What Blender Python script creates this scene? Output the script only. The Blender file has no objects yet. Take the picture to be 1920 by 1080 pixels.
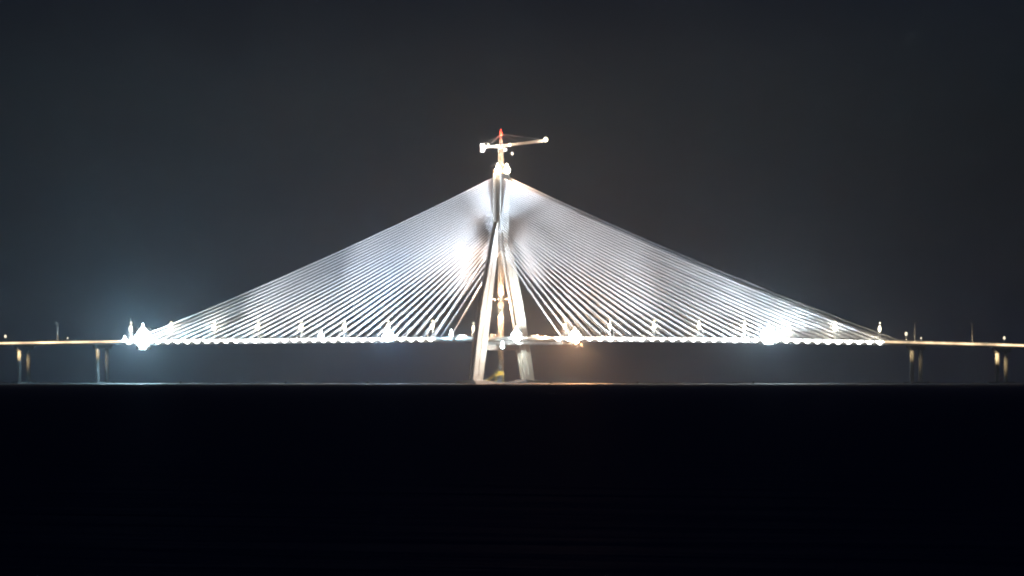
import bpy, bmesh, math, random
from mathutils import Vector, Matrix
random.seed(7)
sc = bpy.context.scene
COL = sc.collection

# ------------------------------------------------------------------ camera, sky, exposure
TH = math.radians(40.0)
CT, ST = math.cos(TH), math.sin(TH)
RIGHT = Vector((CT, ST, 0)); FWD = Vector((-ST, CT, 0))
DIST = 7500.0; FPX = 15000.0; CAMH = 2.0; HORIZON = 716.0
cam = bpy.data.cameras.new('camera'); camo = bpy.data.objects.new('camera', cam); COL.objects.link(camo)
OFFR = 10.0                                                       # the pylon stands a little to one side of the lens axis
camo.location = FWD * -DIST + RIGHT * OFFR + Vector((0, 0, CAMH))
camo.rotation_euler = (math.radians(90), 0, TH)
cam.sensor_width = 36; cam.lens = 36 * FPX / 1920
cam.shift_y = (HORIZON - 540) / 1920
cam.clip_start = 1.0; cam.clip_end = 120000
sc.camera = camo

w = bpy.data.worlds.new('World'); sc.world = w; w.use_nodes = True
nt = w.node_tree; nt.nodes.clear()
sky = nt.nodes.new('ShaderNodeTexSky'); sky.sky_type = 'NISHITA'; sky.sun_disc = False
sky.sun_elevation = math.radians(-3.0); sky.sun_rotation = math.radians(0)
sky.ozone_density = 3.0
bg = nt.nodes.new('ShaderNodeBackground'); bg.inputs['Strength'].default_value = 0.15
wo = nt.nodes.new('ShaderNodeOutputWorld')
tint = nt.nodes.new('ShaderNodeMix'); tint.data_type = 'RGBA'; tint.blend_type = 'MULTIPLY'; tint.inputs['Factor'].default_value = 1
tint.inputs['B'].default_value = (.1, .35, .95, 1)
nt.links.new(sky.outputs[0], tint.inputs['A']); nt.links.new(tint.outputs['Result'], bg.inputs[0]); nt.links.new(bg.outputs[0], wo.inputs[0])
sc.view_settings.view_transform = 'Standard'; sc.view_settings.look = 'None'
sc.view_settings.exposure = 0.0; sc.view_settings.gamma = 1.0
sc.cycles.filter_width = 2.2
sc.cycles.use_denoising = True
sc.cycles.max_bounces = 3; sc.cycles.volume_bounces = 0
sc.cycles.sample_clamp_indirect = 4.0

HAZE_DENSITY = 3.6e-5; HAZE_G = 0.8

# ------------------------------------------------------------------ pixel helpers (used to work out real positions on the deck)
def u_at(px, v):
    k = (px - 960) / FPX
    return (k * (DIST + CT * v) - ST * v + OFFR) / (CT + k * ST)
def depth(u, v): return DIST - ST * u + CT * v
def z_at(py, u, v): return CAMH + (HORIZON - py) / FPX * depth(u, v)
def deck_z(u):
    return 43.0 - (4.6 if u > 0 else 1.4) * (u / 450.0) ** 2 if abs(u) < 700 else \
        43.0 - (4.6 if u > 0 else 1.4) * ((700 / 450.0) ** 2 + (abs(u) - 700) * 2 * 700 / 450.0 ** 2 * 0.6)

# ------------------------------------------------------------------ materials
def mat(name, col, rough=0.7, metal=0.0, var=0.12, scale=0.15, bump=0.0):
    m = bpy.data.materials.new(name); m.use_nodes = True
    n = m.node_tree; b = n.nodes['Principled BSDF']
    b.inputs['Roughness'].default_value = rough; b.inputs['Metallic'].default_value = metal
    tc = n.nodes.new('ShaderNodeTexCoord'); no = n.nodes.new('ShaderNodeTexNoise')
    no.inputs['Scale'].default_value = scale; no.inputs['Detail'].default_value = 6
    n.links.new(tc.outputs['Object'], no.inputs['Vector'])
    mr = n.nodes.new('ShaderNodeMapRange'); mr.inputs['To Min'].default_value = 1 - var * 2; mr.inputs['To Max'].default_value = 1 + var
    n.links.new(no.outputs['Fac'], mr.inputs['Value'])
    mx = n.nodes.new('ShaderNodeMix'); mx.data_type = 'RGBA'; mx.blend_type = 'MULTIPLY'; mx.inputs['Factor'].default_value = 1
    mx.inputs['A'].default_value = (*col, 1); n.links.new(mr.outputs['Result'], mx.inputs['B'])
    n.links.new(mx.outputs['Result'], b.inputs['Base Color'])
    if bump:
        bp = n.nodes.new('ShaderNodeBump'); bp.inputs['Strength'].default_value = bump
        n.links.new(no.outputs['Fac'], bp.inputs['Height']); n.links.new(bp.outputs['Normal'], b.inputs['Normal'])
    return m
def glow(name, col, strength, noise=None):
    m = bpy.data.materials.new(name); m.use_nodes = True
    n = m.node_tree; n.nodes.clear()
    e = n.nodes.new('ShaderNodeEmission'); o = n.nodes.new('ShaderNodeOutputMaterial')
    e.inputs['Color'].default_value = (*col, 1); e.inputs['Strength'].default_value = strength
    n.links.new(e.outputs[0], o.inputs['Surface'])
    if noise:
        tc = n.nodes.new('ShaderNodeTexCoord'); no = n.nodes.new('ShaderNodeTexNoise'); no.inputs['Scale'].default_value = noise
        no.inputs['Detail'].default_value = 4
        n.links.new(tc.outputs['Object'], no.inputs['Vector'])
        mr = n.nodes.new('ShaderNodeMapRange'); mr.inputs['From Min'].default_value = .3; mr.inputs['From Max'].default_value = .7
        mr.inputs['To Min'].default_value = strength * .25; mr.inputs['To Max'].default_value = strength * 1.6
        n.links.new(no.outputs['Fac'], mr.inputs['Value']); n.links.new(mr.outputs['Result'], e.inputs['Strength'])
    m.cycles.emission_sampling = 'NONE'
    return m
M = dict(
    concrete=mat('pylon_concrete', (.36, .355, .33), .8, 0, .12, .12),
    girder=mat('girder_concrete', (.3, .3, .29), .8, 0, .15, .1),
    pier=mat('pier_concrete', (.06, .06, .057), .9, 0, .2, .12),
    parapet=mat('parapet_paint', (.5, .5, .48), .6),
    asphalt=mat('asphalt', (.05, .05, .05), .9),
    cable=mat('cable_sheath', (.78, .79, .8), .45, 0, .05, .02),
    steel=mat('galvanised_steel', (.38, .38, .37), .45, .4),
    cranepaint=mat('crane_paint', (.6, .54, .44), .5),
    whitepaint=mat('white_paint', (.75, .75, .72), .5),
    block=mat('counterweight_concrete', (.55, .55, .53), .8),
    yellow=mat('yellow_paint', (.55, .42, .05), .55),
    black=mat('matt_black_paint', (.004, .004, .004), .95),
    dark=mat('dark_steel', (.08, .08, .085), .6, .3),
    wood=mat('formwork_boards', (.35, .22, .12), .8),
    red=mat('red_paint', (.5, .05, .03), .5),
    b_cool=glow('lamp_lens_cool', (.82, .95, 1), 40), b_white=glow('lamp_lens_white', (1, .88, .62), 11),
    b_big=glow('lamp_lens_floodlight', (.85, .96, 1), 160), b_warm=glow('lamp_lens_warm', (1, .84, .66), 60),
    b_up=glow('lamp_lens_uplight', (1, .97, .91), 20), b_red=glow('lamp_lens_red', (1, .06, .03), 14),
    b_orange=glow('lamp_lens_orange', (1, .6, .34), 2.4),
    b_dim=glow('lamp_lens_dim', (1, .85, .6), 2.0), b_fascia=glow('painted_fascia_glow', (1, .72, .42), 2.2, .03),  # the last one glows in place of lamplight on the viaduct fascia
)

# ------------------------------------------------------------------ mesh builder
class MB:
    def __init__(s): s.v = []; s.f = []
    def quadbox(s, p):           # 8 points: bottom ring 0-3, top ring 4-7
        o = len(s.v); s.v += [tuple(x) for x in p]
        for a in ((3, 2, 1, 0), (4, 5, 6, 7), (0, 1, 5, 4), (1, 2, 6, 5), (2, 3, 7, 6), (3, 0, 4, 7)): s.f.append(tuple(o + i for i in a))
        return s
    def box(s, c, d):
        x, y, z = c; a, b, h = d[0] / 2, d[1] / 2, d[2] / 2
        return s.quadbox([(x - a, y - b, z - h), (x + a, y - b, z - h), (x + a, y + b, z - h), (x - a, y + b, z - h),
                          (x - a, y - b, z + h), (x + a, y - b, z + h), (x + a, y + b, z + h), (x - a, y + b, z + h)])
    def tube(s, pts, r, n=6, r2=None):
        pts = [Vector(p) for p in pts]; o = len(s.v); m = len(pts)
        for i, p in enumerate(pts):
            t = (pts[min(i + 1, m - 1)] - pts[max(i - 1, 0)]).normalized()
            a = t.cross(Vector((0, 0, 1)))
            if a.length < 1e-3: a = t.cross(Vector((1, 0, 0)))
            a.normalize(); b = t.cross(a)
            rr = r if r2 is None else r + (r2 - r) * i / (m - 1)
            for k in range(n):
                g = 2 * math.pi * (k + .5) / n
                s.v.append(tuple(p + (a * math.cos(g) + b * math.sin(g)) * rr))
        for i in range(m - 1):
            for k in range(n):
                k2 = (k + 1) % n
                s.f.append((o + i * n + k, o + i * n + k2, o + (i + 1) * n + k2, o + (i + 1) * n + k))
        s.f.append(tuple(o + k for k in range(n))[::-1]); s.f.append(tuple(o + (m - 1) * n + k for k in range(n)))
        return s
    def ball(s, c, r, n=10, m=6, sz=1.0):
        o = len(s.v); c = Vector(c)
        s.v.append(tuple(c - Vector((0, 0, r * sz))))
        for i in range(1, m):
            a = -math.pi / 2 + math.pi * i / m
            for k in range(n):
                g = 2 * math.pi * k / n
                s.v.append(tuple(c + Vector((r * math.cos(a) * math.cos(g), r * math.cos(a) * math.sin(g), r * sz * math.sin(a)))))
        s.v.append(tuple(c + Vector((0, 0, r * sz)))); e = len(s.v) - 1
        for k in range(n):
            k2 = (k + 1) % n
            s.f.append((o, o + 1 + k2, o + 1 + k)); s.f.append((e, o + 1 + (m - 2) * n + k, o + 1 + (m - 2) * n + k2))
            for i in range(m - 2):
                s.f.append((o + 1 + i * n + k, o + 1 + i * n + k2, o + 1 + (i + 1) * n + k2, o + 1 + (i + 1) * n + k))
        return s
    def lattice(s, a, b, wd, n, up=Vector((0, 0, 1)), r=.12, tri=False):
        """four (or three) chords with zigzag lacing from a to b"""
        a = Vector(a); b = Vector(b); t = (b - a).normalized()
        x = t.cross(up)
        if x.length < 1e-3: x = t.cross(Vector((0, 1, 0)))
        x.normalize(); y = x.cross(t)
        h = wd / 2
        cs = [(-h, -h), (h, -h), (0, h)] if tri else [(-h, -h), (h, -h), (h, h), (-h, h)]
        P = lambda i, f: a + (b - a) * f + x * cs[i][0] + y * cs[i][1]
        q = len(cs)
        for i in range(q): s.tube([P(i, 0), P(i, 1)], r, 4)
        for k in range(n):
            for i in range(q):
                j = (i + 1) % q
                s.tube([P(i, k / n), P(j, (k + 1) / n)] if k % 2 else [P(j, k / n), P(i, (k + 1) / n)], r * .7, 4)
                s.tube([P(i, k / n), P(j, k / n)], r * .7, 4)
        return s
    def build(s, name, m, parent=None, smooth=False, loc=None):
        me = bpy.data.meshes.new(name); me.from_pydata(s.v, [], s.f); me.update()
        if smooth: me.polygons.foreach_set('use_smooth', [True] * len(me.polygons))
        me.materials.append(m)
        o = bpy.data.objects.new(name, me); COL.objects.link(o)
        if parent is not None: o.parent = parent
        if loc is not None: o.location = loc
        return o

def tag(o, label=None, cat=None, group=None, kind=None):
    if label: o['label'] = label
    if cat: o['category'] = cat
    if group: o['group'] = group
    if kind: o['kind'] = kind
    return o
def empty(name, loc=(0, 0, 0), label=None, cat=None, group=None):
    o = bpy.data.objects.new(name, None); o.location = loc; COL.objects.link(o); o.empty_display_size = 2
    return tag(o, label, cat, group)
KIDS = {}
def copy_tree(o, parent=None):
    c = o.copy(); COL.objects.link(c)
    if parent is not None: c.parent = parent
    for ch in list(o.children): copy_tree(ch, c)
    return c
def lamp(name, kind, loc, power, col, radius=.5, aim=None, angle=120, blend=.6, parent=None):
    l = bpy.data.lights.new(name, kind); l.energy = power; l.color = col; l.shadow_soft_size = radius
    o = bpy.data.objects.new(name, l); COL.objects.link(o); o.location = loc
    if kind == 'SPOT':
        l.spot_size = math.radians(angle); l.spot_blend = blend
        o.rotation_euler = (Vector(aim) - Vector(loc)).to_track_quat('-Z', 'Y').to_euler()
    if parent is not None: o.parent = parent
    return o

# ------------------------------------------------------------------ water, bank
def grid(name, x0, x1, y0, y1, nx, ny, hf):
    me = bpy.data.meshes.new(name); vs = []; fs = []
    for j in range(ny + 1):
        for i in range(nx + 1):
            x = x0 + (x1 - x0) * i / nx; y = y0 + (y1 - y0) * j / ny
            vs.append((x, y, hf(x, y)))
    for j in range(ny):
        for i in range(nx):
            a = j * (nx + 1) + i; fs.append((a, a + 1, a + nx + 2, a + nx + 1))
    me.from_pydata(vs, [], fs); me.update()
    return me
wm = bpy.data.materials.new('night_water'); wm.use_nodes = True
n = wm.node_tree; b = n.nodes['Principled BSDF']
b.inputs['Base Color'].default_value = (.12, .1, .065, 1); b.inputs['Roughness'].default_value = .72
b.inputs['Specular IOR Level'].default_value = .3
tc = n.nodes.new('ShaderNodeTexCoord'); mp = n.nodes.new('ShaderNodeMapping'); mp.inputs['Rotation'].default_value = (0, 0, -TH)
mp.inputs['Scale'].default_value = (.35, 1, 1)
n1 = n.nodes.new('ShaderNodeTexNoise'); n1.inputs['Scale'].default_value = .25; n1.inputs['Detail'].default_value = 5
bp = n.nodes.new('ShaderNodeBump'); bp.inputs['Strength'].default_value = .25; bp.inputs['Distance'].default_value = 1.0
n.links.new(tc.outputs['Object'], mp.inputs[0]); n.links.new(mp.outputs[0], n1.inputs['Vector'])
n.links.new(n1.outputs['Fac'], bp.inputs['Height']); n.links.new(bp.outputs['Normal'], b.inputs['Normal'])
me = grid('water', -30000, 30000, -30000, 30000, 4, 4, lambda x, y: 0.0); me.materials.append(wm)
water = bpy.data.objects.new('water', me); COL.objects.link(water); tag(water, kind='structure')
# low mud bank that runs along under the bridge
bankm = mat('bank_mud', (.032, .03, .026), .85, 0, .45, .012)
def bank_h(x, y):
    f = max(0, 1 - abs(y - 10 + 18 * math.sin(x * .011) + 9 * math.sin(x * .037)) / 55.0)
    r = .55 + .45 * math.sin(x * .017 + 1.3) * math.sin(x * .0051 + .4)
    return -.5 + f ** .6 * (.62 + .95 * r)
me = grid('mud_bank', -1500, 1500, -90, 110, 300, 24, bank_h); me.materials.append(bankm)
bank = bpy.data.objects.new('mud_bank', me); COL.objects.link(bank); tag(bank, kind='structure')

# ------------------------------------------------------------------ the cable stayed bridge
HW = 12.0            # cable planes at v = +-12
EDGE = 14.5          # deck half width
bridge = empty('cable_stayed_bridge', (0, 0, 0), 'floodlit cable stayed bridge with one inverted Y pylon and two wide fans of white cables', 'bridge')
u0, u1 = u_at(231, -EDGE), u_at(1653, -EDGE)
def girder(ua, ub, step, dep, parent, name, m, hw=EDGE, top=0.0, bot_in=3.5):
    g = MB(); N = max(2, int((ub - ua) / step)); ring = []
    for i in range(N + 1):
        u = ua + (ub - ua) * i / N; z = deck_z(u) + top; o = len(g.v)
        g.v += [(u, -hw, z), (u, -hw, z - dep * .45), (u, -hw + bot_in, z - dep), (u, hw - bot_in, z - dep), (u, hw, z - dep * .45), (u, hw, z)]
        ring.append(o)
    for a, b_ in zip(ring, ring[1:]):
        for k in range(6):
            k2 = (k + 1) % 6; g.f.append((a + k, a + k2, b_ + k2, b_ + k))
    g.f.append(tuple(ring[0] + k for k in range(6))[::-1]); g.f.append(tuple(ring[-1] + k for k in range(6)))
    return g.build(name, m, parent)
deck = girder(u0, u1, 12, 3.4, bridge, 'deck_girder', M['girder'])
def strip(ua, ub, step, v, wd, z0, z1):
    g = MB(); N = max(2, int((ub - ua) / step)); ring = []
    for i in range(N + 1):
        u = ua + (ub - ua) * i / N; z = deck_z(u); o = len(g.v)
        g.v += [(u, v - wd / 2, z + z0), (u, v + wd / 2, z + z0), (u, v + wd / 2, z + z1), (u, v - wd / 2, z + z1)]; ring.append(o)
    for a, b_ in zip(ring, ring[1:]):
        for k in range(4): g.f.append((a + k, a + (k + 1) % 4, b_ + (k + 1) % 4, b_ + k))
    g.f.append(tuple(ring[0] + k for k in range(4))[::-1]); g.f.append(tuple(ring[-1] + k for k in range(4)))
    return g
strip(u0, u1, 12, 0, 22, .004, .05).build('road_surface', M['asphalt'], bridge)
for sgn in (-1, 1):
    strip(u0, u1, 12, sgn * (EDGE - .3), .45, .003, 1.15).build('parapet', M['parapet'], bridge)
# deeper girder cells and the cross beam at the pylon
g = MB()
for i, u in enumerate(range(-24, 84, 9)):
    z = deck_z(u) - 3.43
    g.quadbox([(u, -EDGE + 2.5, z - 2.6), (u + 8.6, -EDGE + 2.5, z - 2.6), (u + 8.6, EDGE - 2.5, z - 2.6), (u, EDGE - 2.5, z - 2.6),
               (u, -EDGE + 3.2, z), (u + 8.6, -EDGE + 3.2, z), (u + 8.6, EDGE - 3.2, z), (u, EDGE - 3.2, z)])
g.build('deep_girder_cell', M['parapet'], bridge)

ZAP = 146.0; ZTOP = 197.5
def interp(tab, z):
    for (z0, v0), (z1, v1) in zip(tab, tab[1:]):
        if z <= z1: return v0 + (v1 - v0) * max(0, (z - z0)) / (z1 - z0)
    return tab[-1][1]
ZL = ZAP + 6
NEAR_IN = ((0, 31), (42, 22.5), (80, 16), (100, 12.9), (125, 8.0), (ZAP, 8.6), (ZL, 7.4))
NEAR_OUT = ((0, 45), (42, 38), (80, 30), (100, 23.6), (125, 16.8), (ZAP, 10.6), (ZL, 7.8))
FAR_IN = ((0, 33), (42, 23), (80, 14), (100, 8), (125, 2), (ZAP, -.9), (ZL, -2))
FAR_OUT = ((0, 46), (42, 36.5), (80, 27), (100, 21), (125, 13.4), (ZAP, 8.2), (ZL, 6.4))
def leg_prof(z, sgn):        # inner |v|, outer |v|, half width along u
    return interp(FAR_IN if sgn > 0 else NEAR_IN, z), interp(FAR_OUT if sgn > 0 else NEAR_OUT, z), 2.5 + .5 * max(0, ZAP - z) / ZAP
pylon = empty('pylon', (0, 0, 0)); pylon.parent = bridge
def hring(h, lo, hi, z, tl, tr, d):      # plan of a leg: two cheeks of unequal thickness with a deep groove between them front and back
    return [(-h, lo, z), (-h + tl, lo, z), (-h + tl, lo + d, z), (h - tr, lo + d, z), (h - tr, lo, z), (h, lo, z),
            (h, hi, z), (h - tr, hi, z), (h - tr, hi - d, z), (-h + tl, hi - d, z), (-h + tl, hi, z), (-h, hi, z)]
def hskin(g, ring):
    for a, b_ in zip(ring, ring[1:]):
        for k in range(12): g.f.append((a + k, a + (k + 1) % 12, b_ + (k + 1) % 12, b_ + k))
    for base, flip in ((ring[0], True), (ring[-1], False)):
        for q in ((0, 1, 2, 9, 10, 11), (2, 3, 8, 9), (3, 4, 5, 6, 7, 8)):
            f = tuple(base + k for k in q); g.f.append(f[::-1] if flip else f)
    return g
def pylon_leg(sgn):
    g = MB(); zs = [0, 12, 30, 42, 60, 80, 100, 112, 125, 136, ZAP, ZL]; ring = []
    for z in zs:
        a, b_, h = leg_prof(z, sgn); ring.append(len(g.v))
        lo, hi = (a, b_) if sgn > 0 else (-b_, -a)
        g.v += hring(h, lo, hi, z, 1.5, .35, min(2.6, (hi - lo) * .3))
    lg = hskin(g, ring).build('leg', M['concrete'], pylon)
    # recessed rib that runs up the broad faces
    r = MB()
    for su, seg in [(q, k) for q in (-1, 1) for k in range(3)]:
        P = []
        for z in ((8, 42), (42.01, 100), (100.01, 128))[seg]:
            a, b_, h = leg_prof(z, sgn); mid = (a + b_) / 2 * sgn
            P += [(su * (h + .003), mid - .9, z), (su * (h + .5), mid - .9, z), (su * (h + .5), mid + .9, z), (su * (h + .003), mid + .9, z)]
        r.quadbox(P)
    r.build('edge_rib', M['concrete'], lg)
pylon_leg(-1); pylon_leg(1)
sh = MB()
rings = []
for h, v, z in ((4.3, 7.2, ZAP - 2), (4.7, 7.1, ZAP + 5), (4.7, 7.1, ZTOP - 4), (4.7, 7.0, ZTOP)):
    rings.append(len(sh.v)); sh.v += hring(h, -v, v, z, h * .17, .3, 3.8)
hskin(sh, rings)
sh.build('shaft', M['concrete'], pylon)
# cross beam under the deck
zb = deck_z(0) - 6.2
MB().box((0, 0, zb - 2.6), (5.0, 46, 5.0)).build('cross_beam', M['concrete'], pylon)
# climbing formwork cage left on the head
fw = MB()
for v in (-7.6, -2.6, 2.6, 7.6):
    for u in (-3.2, 3.2): fw.tube([(u, v, ZTOP - 6), (u, v, ZTOP + 2.6)], .16, 4)
for z in (ZTOP - 5, ZTOP - 2, ZTOP + 1.0, ZTOP + 2.5):
    for u in (-3.2, 3.2): fw.tube([(u, -8.6, z), (u, 8.6, z)], .12, 4)
    for v in (-8.6, 8.6): fw.tube([(-3.2, v, z), (3.2, v, z)], .12, 4)
fw.build('formwork_cage', M['wood'], pylon)
# pile cap
pc = MB()
for v in (-38, 38):
    pc.box((0, v, 1.0), (24, 26, 3.2)); pc.box((0, v, 3.2), (14, 19, 1.25))
pc.box((0, 0, .6), (11, 50, 2.2))
pc.build('pile_cap', M['girder'], pylon)

# cables, anchors and uplights -------------------------------------------------
NC = 32
def fan_u(side, i):
    f = i / (NC - 1)
    return u_at((809 - 566 * f) if side < 0 else (1049 + 602 * f), -HW - 3)
ANCH_NEAR = ((131, 8.3), (140, 7.3), (150, 6.6), (165, 6.1), (194, 5.4)); ANCH_FAR = ((131, 7), (140, 6.6), (150, 6.3), (165, 6), (194, 5.4))
ANCH_U = ((131, 2.7), (142, 2.8), (150, 4.5), (194, 4.6))
def cable_ends(side, plane, i):
    u = fan_u(side, i); f = i / (NC - 1)
    zt = 131 + (ZTOP - 4.5 - 131) * (f ** .92)
    vt = interp(ANCH_NEAR if plane < 0 else ANCH_FAR, zt)
    return Vector((u, plane * HW, deck_z(u) + .9)), Vector((side * interp(ANCH_U, zt), plane * vt, zt))
cab = []
for side in (-1, 1):
    for plane in (-1, 1):
        for i in range(NC):
            a, b_ = cable_ends(side, plane, i); L = (b_ - a).length
            pts = []
            for k in range(9):
                f = k / 8; p = a.lerp(b_, f); p.z -= L * .009 * 4 * f * (1 - f) * (abs(a.x) / 450); pts.append(p)
            cab.append((L, plane, pts))
order = sorted(range(len(cab)), key=lambda i: (-(cab[i][1] < 0), -cab[i][0]))
rest = MB()
CR = .68
for r_, i in enumerate(order):
    if r_ < 100: MB().tube(cab[i][2], CR, 6).build('stay_cable', M['cable'], bridge, smooth=True)
    else: rest.tube(cab[i][2], CR, 6)
tag(rest.build('stay_cables', M['cable'], bridge, smooth=True), kind='stuff')

UPCOL = (.72, .85, 1.0)
UP_P = 1.8e6; BANK_P = 1.9e6
for side in (-1, 1):
    for i in range(NC):
        u = fan_u(side, i); z = deck_z(u)
        t = random.uniform(.6, 1.25)
        ul = (MB().box((0, .9, -.5), (.8, 1.6, .35)).box((0, 0, .0), (1.7, .9, .7))).build('cable_uplight', M['dark'], bridge, loc=(u, -EDGE - 1.7, z - .9))
        MB().ball((0, 0, -.5), 2.0 * (.55 + .45 * t), 10, 7, .75).ball((-3.6, 0, .6), 1.2 * t, 8, 6, .6).ball((3.6, 0, .6), 1.2 * random.uniform(.5, 1.1), 8, 6, .6).build('lens', M['b_up'], ul)  # side balls added to join the lamps into one bright deck band
        a, b_ = cable_ends(side, -1, i)
        q = i / (NC - 1)
        aim = a.lerp(b_, .9 - .42 * q) - Vector((0, 0, 5 * q))
        lamp('uplight_beam', 'SPOT', (0, -.2, 2.6), UP_P * t * (.3 + .7 * min(1, q * 1.8)), UPCOL, .6, aim - Vector((u, -EDGE - 1.7, z - .9)) + Vector((0, -.2, 2.6)) , (27 - 13 * min(1, q * 1.6)), 1.0, ul)

# ------------------------------------------------------------------ approach viaducts (> girder, parapet, painted edge glow, piers)
def viaduct(ua, ub, label, piers):
    root = empty('approach_viaduct', (ua if abs(ua) < abs(ub) else ub, 0, 0), label, 'bridge')
    off = -root.location.x
    gd = girder(ua, ub, 15, 3.0, root, 'girder', M['girder']); gd.location.x = off
    for sgn in (-1, 1):
        o = strip(ua, ub, 15, sgn * (EDGE - .3), .45, .003, 1.1).build('parapet', M['parapet'], root); o.location.x = off
    o = strip(ua, ub, 15, 0, 24, .004, .05).build('road_surface', M['asphalt'], root); o.location.x = off
    o = strip(ua, ub, 6, -EDGE - .12, .22, -1.0, .75).build('fascia_glow', M['b_fascia'], root); o.location.x = off  # emissive strip stands in for lamplight falling on the fascia
    for px, pw in piers:
        u = u_at(px, 0); z = deck_z(u) - 3.0
        p = empty('pier', (u + off, 0, 0)); p.parent = root
        for v in (-6.5, 6.5):
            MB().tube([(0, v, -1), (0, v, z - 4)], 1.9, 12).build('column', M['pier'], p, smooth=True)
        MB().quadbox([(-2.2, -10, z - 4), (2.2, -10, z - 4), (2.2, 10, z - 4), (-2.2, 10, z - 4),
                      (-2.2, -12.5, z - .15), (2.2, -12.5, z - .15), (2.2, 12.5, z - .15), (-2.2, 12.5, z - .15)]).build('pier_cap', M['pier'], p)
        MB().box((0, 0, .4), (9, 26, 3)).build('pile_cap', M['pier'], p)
        if pw:
            lamp('pier_light', 'SPOT', (5.5, -20, z - 1.0), pw, (1, .72, .38), .3, (0, -7, z - 9), 40, 1.0, p)
    return root
vl = viaduct(-1700, u0 - .05, 'unfinished approach viaduct with warm lit edge running off beside the largest blue white floodlight', ((45, 2.6e5), (192, 1.2e5), (-110, 2e5), (-265, 2e5)))
vr = viaduct(u1 + .05, 1700, 'approach viaduct with warm lit edge beyond the cable fan under the crane jib', ((1718, 8e4), (1878, 2.6e5), (2040, 2e5), (2200, 2e5)))

# ------------------------------------------------------------------ lamp posts
def ordinal(i): return ['first', 'second', 'third', 'fourth', 'fifth', 'sixth', 'seventh', 'eighth', 'ninth'][i]
def make_mast():
    r = empty('lighting_mast')
    MB().tube([(0, 0, 0), (0, 0, 15.8)], .3, 6, .16).build('pole', M['whitepaint'], r)
    MB().tube([(-5.6, 0, 0), (-5.2, 0, 7.4)], .22, 6, .16).build('side_post', M['whitepaint'], r)
    MB().tube([(-5.2, 0, 7.4), (-.2, 0, 11.5)], .14, 5).tube([(4.4, 0, 0), (.2, 0, 9.5)], .16, 5).build('brace', M['whitepaint'], r)
    h = MB().box((0, 0, 11.0), (2.2, 1.6, .35)).build('lamp_bracket', M['steel'], r)
    MB().ball((0, -.5, 10.6), 1.6, 9, 7, 1.6).build('lamp', M['b_white'], h)
    MB().ball((0, 0, 15.4), .5, 8, 6, 1.5).build('tip_lamp', M['b_white'], r)
    return r
MASTS = [(246, 604), (321, 603), (402, 602), (484, 601), (565, 601), (646, 600), (728, 601), (811, 600), (888, 605),
         (1060, 600), (1144, 600), (1227, 600), (1311, 600), (1396, 601), (1480, 608), (1566, 602), (1650, 604)]
proto = make_mast()
for i, (px, py) in enumerate(MASTS):
    o = proto if i == 0 else copy_tree(proto)
    v = -EDGE + 1.0; u = u_at(px, v); z = deck_z(u) + .05
    o.location = (u, v, z); top = z_at(py, u, v)
    s = (top - z) / 16.2; o.scale = (s, s, s)
    if px > 960: o.scale.x = -s * .8
    if px in (246, 888, 1650): o.scale.x = s * .35
    if px < 900:
        k = 8 - i; lab = ('slim lit mast just in front of the pylon leg on the counterweight side' if k == 0 else
                          'lone lit mast at the cable fan end above the largest floodlight' if k == 8 else
                          f'lit mast on the deck, {ordinal(k)} from the pylon on the crane counterweight side')
    else:
        k = i - 9; lab = (f'lit mast on the deck, {ordinal(k)} from the pylon on the crane jib side' if k < 7 else
                          'lone lit mast at the outermost cable foot on the crane jib side')
    tag(o, lab, 'lighting mast', 'lit masts along the bridge deck')
    lamp('mast_light', 'POINT', (0, -2.2, 10.6), 1.5e4, (1, .9, .72), .8, parent=o)

def make_post():
    r = empty('lamp_post')
    MB().tube([(0, 0, 0), (0, 0, 14.5)], .36, 6, .22).build('pole', M['steel'], r)
    MB().tube([(0, 0, 14.4), (0, 2.2, 15.1)], .12, 5).tube([(0, 0, 14.4), (0, -2.2, 15.1)], .12, 5).build('arm', M['steel'], r)
    for s in (-1, 1): MB().box((0, s * 2.5, 15.1), (1.1, 1.4, .35)).build('lamp_head', M['whitepaint'], r)
    return r
pp = None
for px, py, lab in ((108, 605, 'tall unlit lamp post on the viaduct beyond the largest floodlight'),
                    (1715, 604, 'tall unlit lamp post on the viaduct nearest the lone lit mast'),
                    (1823, 606, 'tall unlit lamp post farther out on the viaduct of the crane jib side')):
    o = pp = make_post() if pp is None else copy_tree(pp)
    u = u_at(px, 0); z = deck_z(u) + .05; o.location = (u, 0, z); s = (z_at(py, u, 0) - z) / 15.3; o.scale = (s, s, s)
    tag(o, lab, 'lamp post', 'unlit lamp posts on the viaducts')
    lamp('post_fill', 'POINT', (u, -9, z + 2.5), 9e3, (1, .74, .45), .4)  # added fill that makes the dark post visible, no lamp stands here
def make_marker():
    r = empty('marker_light')
    MB().tube([(0, 0, 0), (0, 0, 3.4)], .16, 5).build('pole', M['steel'], r)
    MB().ball((0, 0, 3.7), .6, 8, 6, 1.5).build('lamp', M['b_dim'], r)
    return r
pp = None
for px, py, lab in ((10, 629, 'small dim marker light at the outer end of the viaduct by the frame edge'),
                    (127, 633, 'small dim marker light close beside a tall unlit lamp post'),
                    (1699, 624, 'small pale marker light between the lone lit mast and an unlit lamp post'),
                    (1727, 633, 'short marker light just past the first unlit lamp post'),
                    (1883, 632, 'short marker light above the outer orange lit pier')):
    o = pp = make_marker() if pp is None else copy_tree(pp)
    v = -EDGE + 1.2; u = u_at(px, v); z = deck_z(u) + .05; o.location = (u, v, z); s = max(.3, (z_at(py, u, v) - z) / 4.2); o.scale = (s, s, s)
    tag(o, lab, 'marker light', 'small marker lights on the viaducts')

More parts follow.
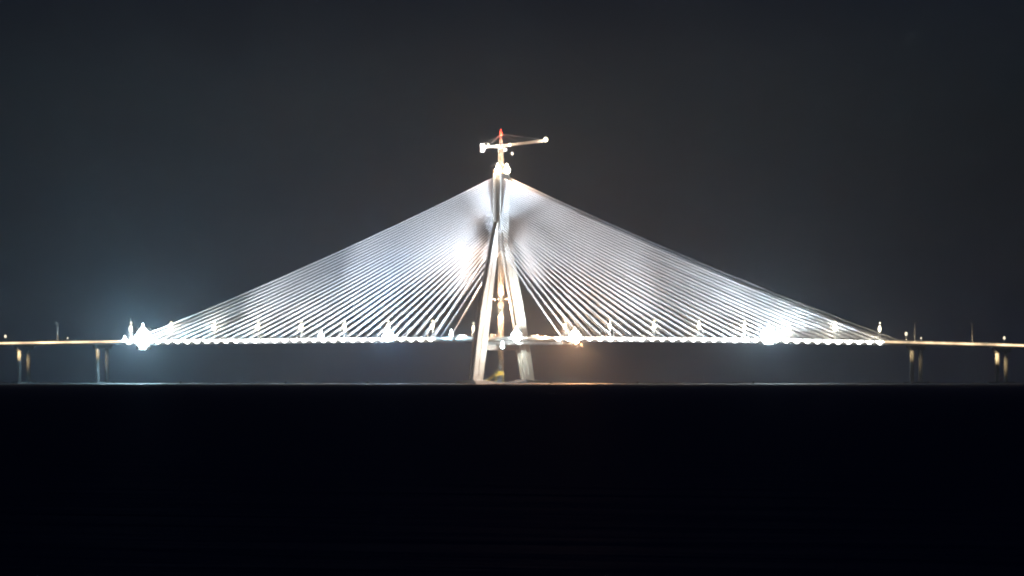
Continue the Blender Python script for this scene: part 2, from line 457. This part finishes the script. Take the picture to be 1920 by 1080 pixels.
# ------------------------------------------------------------------ floodlights on the deck edge
def flood(px, py, size, power, col, bulb, label, v=-EDGE - 3.5, n=3, rows=1):
    u = u_at(px, v); zl = z_at(py, u, v); zd = deck_z(u)
    r = empty('floodlight', (u, v, zl), label, 'floodlight', 'construction floodlights on the bridge')
    dz = zd - zl
    st = MB().tube([(0, 1.6, dz - 1.2), (0, .9, .2)], .22, 6).tube([(-.9 * size, .9, 0), (.9 * size, .9, 0)], .2, 6)
    st.box((0, 2.6, dz - 1.4), (2.0, 2.4, .4))
    st.build('stand', M['dark'], r)
    h = MB(); le = MB(); RX, RZ = size * n * .55, size * rows * .55
    for k in range(n):
        x = (k - (n - 1) / 2) * size * 1.1
        for j in range(rows):
            zz = (j - (rows - 1) / 2) * size * 1.1
            if n * rows > 3 and (x / RX) ** 2 + (zz / RZ) ** 2 > .80: continue
            h.box((x, .55, zz), (size * .7, .5, size * .7)); le.ball((x, 0, zz), size * .62, 10, 8)
    le.tube([(0, 0, RZ * .8), (0, 0, RZ + size * 1.5)], size * .55, 8, size * .08)  # oversized glowing balls and this tapered peak draw the glare round the lamps
    hd = h.build('lamp_housing', M['dark'], r); le.build('lens', bulb, hd)
    W, H, d = size * n * .5 + .6, size * rows * .5 + 1.6, size * .62 + 1.0
    pl = MB().box((0, .95, 0), (W * 2, .25, H * 2))
    pl.build('light_shield', M['black'], r)  # black plate added to keep the beam off the bridge behind
    lamp('flood_beam', 'POINT', (0, -d, 0), power, col, .5, parent=r)
    return r
COOL = (.45, .78, 1.0); BLUE = (.35, .62, 1.0)
flood(268, 635, 3.0, 1.6e6, COOL, M['b_big'], 'largest floodlight, a blinding blue white glare at the end of the cable fan', n=6, rows=6)
flood(728, 630, 2.8, 6.5e5, BLUE, M['b_big'], 'strong blue white floodlight midway along the cable fan on the counterweight side', n=4, rows=3)
flood(1441, 630, 3.0, 7e5, (.6, .82, 1), M['b_big'], 'strong wide white floodlight low in the cable fan on the crane jib side', n=5, rows=4)
flood(1078, 631, 2.3, 3.5e5, (1, .48, .24), M['b_warm'], 'warm orange white floodlight beside the innermost cables on the crane jib side', n=5, rows=4)
flood(846, 628, 2.6, 1.2e5, COOL, M['b_cool'], 'small white floodlight on the empty deck between cable fan and pylon leg', n=1)
flood(602, 630, 2.6, 1.0e5, (.9, .95, 1), M['b_cool'], 'small low white floodlight between two lit masts in the cable fan', n=2)
flood(234, 638, 2.2, 8e4, COOL, M['b_cool'], 'small white floodlight outside the largest floodlight, below the lone mast', n=2)
flood(968, 630, 2.3, 2e4, (.9, .97, 1), M['b_big'], 'bright white floodlight on the deck against the far pylon leg', n=4, rows=4, v=-EDGE - 1.0)
flood(942, 650, 2.6, 3e3, (.85, 1, .97), M['b_cool'], 'white floodlight hanging below the deck between the pylon legs', n=1)
# unseen orange lamp added under the deck edge for the glow below it
u = u_at(1085, -EDGE - 8.5); z = deck_z(u) - 3.6
r = empty('added_work_light', (u, -EDGE - 8.5, z), 'added orange lamp with a dark shutter, hung under the deck edge over the water', 'work light')
MB().box((0, 0, .45), (9, 11, .15)).build('hood', M['black'], r)  # added plate that blocks its light from the cables above
MB().tube([(-1, 0, .6), (-1, 9.5, 2.2)], .25, 6).tube([(1, 0, .6), (1, 9.5, 2.2)], .25, 6).build('bracket', M['dark'], r)
# added shutters: one cuts the diagonal edge of the glow, another shades the pylon legs
dn = RIGHT * math.sin(math.radians(33)) - Vector((0, 0, math.cos(math.radians(33)))); nr = RIGHT * math.cos(math.radians(33)) + Vector((0, 0, math.sin(math.radians(33))))
c_ = Vector((0, 0, -.5)) + nr * .55
P = [c_ + dn * a_ + FWD * f_ + nr * t_ for a_ in (-1.2, 6) for f_, t_ in ((-7, 0), (7, 0), (7, .12), (-7, .12))]
lg_ = Vector((-85, -15, -10)).normalized(); sd_ = Vector((15, -85, 0)).normalized(); c2 = Vector((0, 0, -.5)) + lg_ * 3
P2 = [c2 + sd_ * x_ + Vector((0, 0, z_)) + lg_ * t_ for z_ in (-1.2, 1.3) for x_, t_ in ((-3.4, 0), (.9, 0), (.9, .1), (-3.4, .1))]
MB().quadbox(P).quadbox(P2).build('shutter', M['black'], r)
lamp('work_glow', 'POINT', (0, 0, -.5), 1.5e6, (1, .47, .22), .15, parent=r)

# pylon floodlights: they stand on the deck either side of the pylon
def pylon_flood(u, v, target, power, col, label, ang=40):
    z = deck_z(u) + .05
    r = empty('pylon_floodlight', (u, v, z), label, 'floodlight', 'floodlights aimed up at the pylon')
    MB().box((0, 0, .4), (1.6, 1.6, .8)).tube([(0, 0, .8), (0, 0, 1.6)], .2, 6).build('base', M['dark'], r)
    MB().box((0, 0, 1.9), (1.2, 1.0, .6)).build('lamp_housing', M['dark'], r)
    lamp('pylon_beam', 'SPOT', (0, 0, 2.9), power, col, .5, Vector(target) - Vector((u, v, z)), ang, .9, r)
pylon_flood(48, -11, (0, -26, 78), 6e5, (1, .96, .88), 'squat floodlight on the jib side deck aimed at the near pylon leg', 60)
pylon_flood(48, 11, (0, 26, 80), 1.1e6, (.95, 1, .95), 'squat floodlight on the jib side deck aimed at the far pylon leg', 60)
pylon_flood(44, 0, (0, 0, 165), 3.5e5, (1, .95, .86), 'squat floodlight in mid road on the jib side aimed at the pylon shaft', 34)
pylon_flood(-46, -10, (0, -20, 110), 3e5, (.9, .96, 1), 'squat floodlight on the counterweight side deck aimed at the pylon', 60)
BANK = [(-112, -42, 148, 'nearest the pylon on the counterweight side'), (-215, -110, 118, 'midway along the counterweight side'), (-350, -240, 82, 'farthest out on the counterweight side'),
        (112, 42, 148, 'nearest the pylon on the jib side'), (215, 110, 118, 'midway along the jib side'), (350, 240, 82, 'farthest out on the jib side')]
for bu, tu, tz, lab in BANK:  # unseen fill lights added to light the cable fans evenly
    loc = (bu, -62, 1.2)
    r = empty('added_bank_fill', loc, 'added fill light on the mud bank for cables, ' + lab, 'floodlight', 'added fill lights on the mud bank')
    MB().box((0, 0, -.6), (1.6, 1.6, 1.2)).box((0, 0, .6), (1.4, 1.0, .8)).build('lamp_housing', M['dark'], r)
    lamp('bank_fill_beam', 'SPOT', (0, 0, 1.4), BANK_P * (.5 if bu == -112 else 1), (.88, .91, 1), .3, Vector((tu, -8, tz)) - Vector(loc), 62, 1.0, r)
# under the deck, lighting the lower legs
def under_light(loc, target, power, col, label, ang):
    r = empty('underdeck_light', loc, label, 'floodlight', 'lights hung under the deck at the pylon')
    MB().box((0, 0, .7), (.4, .4, 1.4)).box((0, 0, -.1), (1.2, 1.2, .5)).build('lamp_housing', M['dark'], r)
    lamp('under_beam', 'SPOT', (0, 0, -.7), power, col, .3, Vector(target) - Vector(loc), ang, .8, r)
under_light((12, -13.2, deck_z(12) - 7.5), (4, -6.5, 8), 1.2e5, (.95, 1, .85), 'light added under the deck to brighten the yellow platform', 34)  # added in place of the hanging floodlight's light on the platform
under_light((16, -13, deck_z(16) - 5.2), (2.5, -34, 22), 4e4, (.7, 1, .92), 'light under the deck that shines on the near pylon leg foot', 62)
under_light((14, 12, deck_z(14) - 5.2), (2.8, 34, 19), 1.6e5, (.95, 1, .9), 'light under the deck that shines on the far pylon leg foot', 50)

under_light((-6, -19.5, deck_z(0) - 7), (46, -11, deck_z(30) - 4.5), 1.0e5, (.9, 1, .96), 'light added under the deck edge that rakes along the deep girder', 70)  # added to brighten the girder face beside the pylon
# ------------------------------------------------------------------ pylon head lamps
for v, lab in ((-6.2, 'warm white lamp glaring on the near corner of the pylon head'), (7.0, 'warm white lamp glaring on the far corner of the pylon head')):
    r = empty('pylon_head_lamp', (1.0, v, ZTOP + .02), lab, 'lamp', 'two lamps on the pylon head')
    MB().tube([(0, 0, 0), (0, 0, 3.5)], .35, 6).build('stand', M['steel'], r)
    hd = MB().box((0, 0, 2.0), (2.4, 2.4, .5)).build('lamp_bracket', M['steel'], r)
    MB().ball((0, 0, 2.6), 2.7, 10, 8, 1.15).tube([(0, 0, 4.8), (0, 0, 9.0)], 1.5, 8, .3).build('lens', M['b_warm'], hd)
    lamp('head_light', 'POINT', (0, math.copysign(4.4, -v), 4.5), 6e4, (1, .66, .45), 1.0, parent=r)
    oy = -3.2 if v < 0 else -4.6
    MB().tube([(0, 0, 1.2), (0, oy, 8.6)], .18, 5).tube([(-7.5, oy, 6.2), (0, oy, 8.6), (7.5, oy, 6.2)], .16, 5).build('added_outrigger', M['steel'], r)  # arms added to carry the beams out over the cable tops
    for s in (-1, 1):
        lamp('head_beam', 'SPOT', (s * 7.5, oy, 5.4), 2.2e4, (1, .66, .54), .6, (s * 62, oy * .3, -46), 130, 1.0, r)

# ------------------------------------------------------------------ tower crane
MU, MV = -13.0, 15.9
MU, MV = -15.2, 17.4
crz = z_at(275, MU, MV)                      # slewing level
crane = empty('tower_crane', (MU, MV, 0), 'tall tower crane rising behind the pylon head with lit jib and counterweight', 'crane')
jd = RIGHT; up = Vector((0, 0, 1))
MB().lattice((0, 0, 2), (0, 0, crz - 1.5), 3.0, 62, up, .3).build('mast', M['cranepaint'], crane)
MB().box((0, 0, 1.2), (8, 8, 3)).build('footing', M['girder'], crane)
MB().tube([(0, 0, crz - 2), (0, 0, crz)], 2.1, 10).build('slewing_ring', M['cranepaint'], crane)
apex = Vector((0, 0, z_at(252, MU, MV)))
a = MB()
for sx in (-1, 1):
    for sy in (-1, 1): a.tube([jd * sx * 1.3 + FWD * sy * 1.2 + up * crz, apex + jd * sx * .25], .24, 4)
for f in (.3, .6): a.tube([jd * -1.3 * (1 - f) + up * crz + (apex - up * crz) * f, jd * 1.3 * (1 - f) + up * crz + (apex - up * crz) * f], .15, 4)
a.build('apex_tower', M['cranepaint'], crane)
def cp(px, py): return jd * ((px - 940.5) / FPX * depth(MU, MV)) + up * z_at(py, MU, MV)
jt, jr = cp(1024, 263.5), cp(942, 273.5)
MB().lattice(jr, jt, 1.9, 30, up, .26, True).build('jib', M['cranepaint'], crane)
cr_, ct_ = cp(938, 274.5), cp(904, 275.5)
MB().lattice(cr_, ct_, 2.0, 10, up, .22).box((0, 0, 0), (.01, .01, .01)).build('counter_jib', M['whitepaint'], crane)
cw = MB(); c0 = cp(906, 277.5)
for k in range(4):
    q = c0 + jd * (k * 1.0 - 1.5)
    e = [q + jd * s1 * .45 + FWD * s2 * 1.7 + up * s3 * 4.0 for s3 in (-1, 1) for s1, s2 in ((-1, -1), (1, -1), (1, 1), (-1, 1))]
    cw.quadbox(e)
cw.build('counterweight', M['block'], crane)
MB().tube([apex, cp(1014, 261)], .16, 4).tube([apex, cp(975, 266.5)], .13, 4).build('jib_tie', M['steel'], crane)
MB().tube([apex, cp(921, 270)], .26, 4).tube([apex, cp(907, 271)], .12, 4).build('counter_jib_tie', M['steel'], crane)
cb = cp(948, 281)
MB().box(tuple(cb - FWD * 2), (2.6, 2.4, 3.0)).build('cab', M['whitepaint'], crane)
hk = cp(962, 288); tr = cp(962, 271)
MB().tube([tr + FWD * .4, hk], .1, 4).tube([tr - FWD * .4, hk], .1, 4).build('hoist_rope', M['dark'], crane)
MB().ball(tuple(hk), 1.3, 8, 6, 1.2).tube([hk - up * 1.2, hk - up * 2.6], .3, 5).build('hook_block', M['whitepaint'], crane)
def crane_lamp(px, py, rad, power, bulb, col=(1, .96, .88)):
    c = cp(px, py) - FWD * 1.6
    h = MB().box(tuple(c + FWD * .9), (rad, .8, rad * .8)).build('work_lamp', M['steel'], crane)
    MB().ball(tuple(c), rad, 9, 7).build('lens', bulb, h)
    if power: lamp('crane_light', 'POINT', tuple(c - FWD * (rad + .6)), power, col, rad * .5, parent=crane)
crane_lamp(1024.5, 262, 1.8, 2.2e4, M['b_white']); crane_lamp(957, 272, 1.1, 9e3, M['b_white'])
crane_lamp(933.5, 273.5, 1.0, 9e3, M['b_white']); crane_lamp(917, 271, .65, 6e3, M['b_white'])
crane_lamp(907, 274, 1.1, 9e3, M['b_white']); crane_lamp(906.5, 282, 1.0, 5e3, M['b_cool'])
h = MB().tube([apex, apex + up * 1.6], .3, 6).build('beacon', M['red'], crane)
MB().ball(tuple(apex + up * 1.2), .85, 9, 7).tube([apex + up * 2, apex + up * 5], .35, 5, .1).build('lens', M['b_red'], h)
lamp('beacon_light', 'POINT', tuple(apex + up * 1 - FWD * 2.4), 1.2e4, (1, .1, .05), .5, parent=crane)
MB().tube([cp(1025, 262), cp(1026, 253)], .22, 5, .1).build('jib_tip_antenna', M['whitepaint'], crane)
# tie frame between the legs with its warm lamp
zf = z_at(561, MU, MV)
tf = MB()
for s in (-1, 1): tf.tube([FWD * s * 2.2 - jd * 9.5 + up * zf, FWD * s * 2.2 + jd * 8.5 + up * zf], .3, 4)
for x in (-9.5, -3, 3, 8.5): tf.tube([jd * x + FWD * 2.2 + up * zf, jd * x - FWD * 2.2 + up * zf], .25, 4)
tf.build('tie_frame', M['cranepaint'], crane)
lc = Vector((0, 0, z_at(572, MU, MV))) - FWD * 3.2
h = MB().box(tuple(lc + FWD * 1.4), (3, 1.2, 3)).build('work_lamp', M['steel'], crane)
MB().ball(tuple(lc), 2.8, 10, 8, 1.15).build('lens', M['b_orange'], h)
lamp('crane_light', 'POINT', tuple(lc - FWD * 3.3), 6.5e5, (1, .6, .36), .2, parent=crane)

# ------------------------------------------------------------------ yellow access platform at the pylon foot
pu, pv = 3.0, -6.0
r = empty('access_platform', (pu, pv, 1.7), 'yellow access platform with a sloping stair at the pylon foot below the deck', 'platform')
def yp(px, py): return jd * ((px - 950) / FPX * depth(pu, pv)) + up * (z_at(py, pu, pv) - 1.7)
q = yp(950, 702.5)
pts = [q + jd * sx * 3.9 + FWD * sy * 2.2 + up * (sz * .5) for sz in (-1, 1) for sx, sy in ((-1, -1), (1, -1), (1, 1), (-1, 1))]
MB().quadbox(pts).build('deck', M['yellow'], r)
rl = MB()
for sy in (-1, 1):
    for zz in (1.6, 2.8): rl.tube([q - jd * 3.9 + FWD * sy * 2.2 + up * zz, q + jd * 3.9 + FWD * sy * 2.2 + up * zz], .16, 4)
    for x in (-3.9, -1.3, 1.3, 3.9): rl.tube([q + jd * x + FWD * sy * 2.2, q + jd * x + FWD * sy * 2.2 + up * 2.8], .16, 4)
MB_rail = rl.build('railing', M['yellow'], r)
rc = [q + jd * (1.1 + sx * 2.4) + FWD * sy * 1.5 + up * (1.6 + sz * 1.15) for sz in (-1, 1) for sx, sy in ((-1, -1), (1, -1), (1, 1), (-1, 1))]
MB().quadbox([p + up * .08 for p in rc]).build('equipment_cabinet', M['yellow'], r)
for x in (-3.4, 3.4):
    for sy in (-1, 1): MB().tube([q + jd * x + FWD * sy * 1.8 - up * .5, jd * x + FWD * sy * 1.8], .3, 6).build('leg', M['yellow'], r)
s_ = MB(); a_, b_ = q - jd * 4.2, yp(925, 717)
b_ = Vector((b_.x, b_.y, .1))
for sy in (-1, 1): s_.tube([a_ + FWD * sy * .9, b_ + FWD * sy * .9], .35, 4); s_.tube([a_ + FWD * sy * .9 + up * 1.8, b_ + FWD * sy * .9 + up * 1.8], .14, 4)
for k in range(11): p = a_.lerp(b_, (k + .5) / 11); s_.tube([p - FWD * .9, p + FWD * .9], .22, 4)
s_.build('stair', M['yellow'], r)

# ------------------------------------------------------------------ things standing on the deck by the pylon
def cabin(px, wd, ht, label, m, lit=False):
    v = -EDGE + 3.2; u = u_at(px, v); z = deck_z(u) + .06
    r = empty('site_cabin', (u, v, z), label, 'cabin', 'site cabins on the deck')
    MB().box((0, 0, ht / 2), (wd, 2.6, ht)).build('wall', m, r)
    MB().box((0, 0, ht + .12), (wd + .3, 2.9, .2)).build('roof', M['steel'], r)
    MB().box((wd * .25, -1.32, ht * .42), (.9, .03, ht * .78)).build('door', M['dark'], r)
    f = MB().box((-wd * .2, -1.33, ht * .6), (1.5, .04, 1.0)).build('window', M['whitepaint'], r)
    MB().box((-wd * .2, -1.36, ht * .6), (1.3, .02, .8)).build('pane', M['b_dim'], f)
cabin(866, 9, 3.0, 'pale site cabin on the deck beside the small white floodlight', M['whitepaint'])
cabin(1003, 7, 2.6, 'pale site cabin on the deck just past the far pylon leg', M['whitepaint'])
cabin(926, 6, 3.2, 'brown site cabin on the deck between the pylon legs', M['wood'])
for px, lab in ((1016, 'small warm work lamp on the deck nearest the pylon on the jib side'), (1024, 'small warm work lamp on the deck halfway to the orange floodlight'),
                (910, 'small warm work lamp on the deck at the foot of the near pylon leg')):
    v = -EDGE + 1.5; u = u_at(px, v); z = deck_z(u) + .05
    r = empty('work_lamp', (u, v, z), lab, 'work lamp', 'small work lamps on the deck')
    MB().tube([(0, 0, 0), (0, 0, 1.5)], .12, 5).tube([(-.6, 0, 0), (0, 0, 1.0)], .07, 4).tube([(.6, 0, 0), (0, 0, 1.0)], .07, 4).build('tripod', M['dark'], r)
    MB().ball((0, 0, 1.8), .65, 8, 6).build('lens', M['b_orange'], r)
    lamp('work_glow', 'POINT', (0, -2.2, 3.0), 6.0e4, (1, .7, .45), .4, parent=r)
u = u_at(411, -4); r = empty('inspection_lamp', (u, -4, deck_z(u) - 3.4), 'faint inspection lamp hung under the dark deck below a lit mast', 'lamp')
MB().tube([(0, 0, 0), (0, 0, -2.6)], .12, 5).box((0, 0, -2.7), (1.6, 1.0, .3)).build('hanger', M['dark'], r)
MB().ball((0, 0, -3.0), .45, 8, 6).build('lens', M['b_dim'], r)

# ------------------------------------------------------------------ haze
hm = bpy.data.materials.new('night_haze'); hm.use_nodes = True
n = hm.node_tree; n.nodes.clear()
pv_ = n.nodes.new('ShaderNodeVolumePrincipled'); ou = n.nodes.new('ShaderNodeOutputMaterial')
pv_.inputs['Color'].default_value = (.8, .91, 1.0, 1); pv_.inputs['Density'].default_value = HAZE_DENSITY
pv_.inputs['Anisotropy'].default_value = HAZE_G
n.links.new(pv_.outputs[0], ou.inputs['Volume'])
hz = MB().box((0, 0, 149), (61000, 61000, 300)).build('haze', hm); tag(hz, kind='stuff')
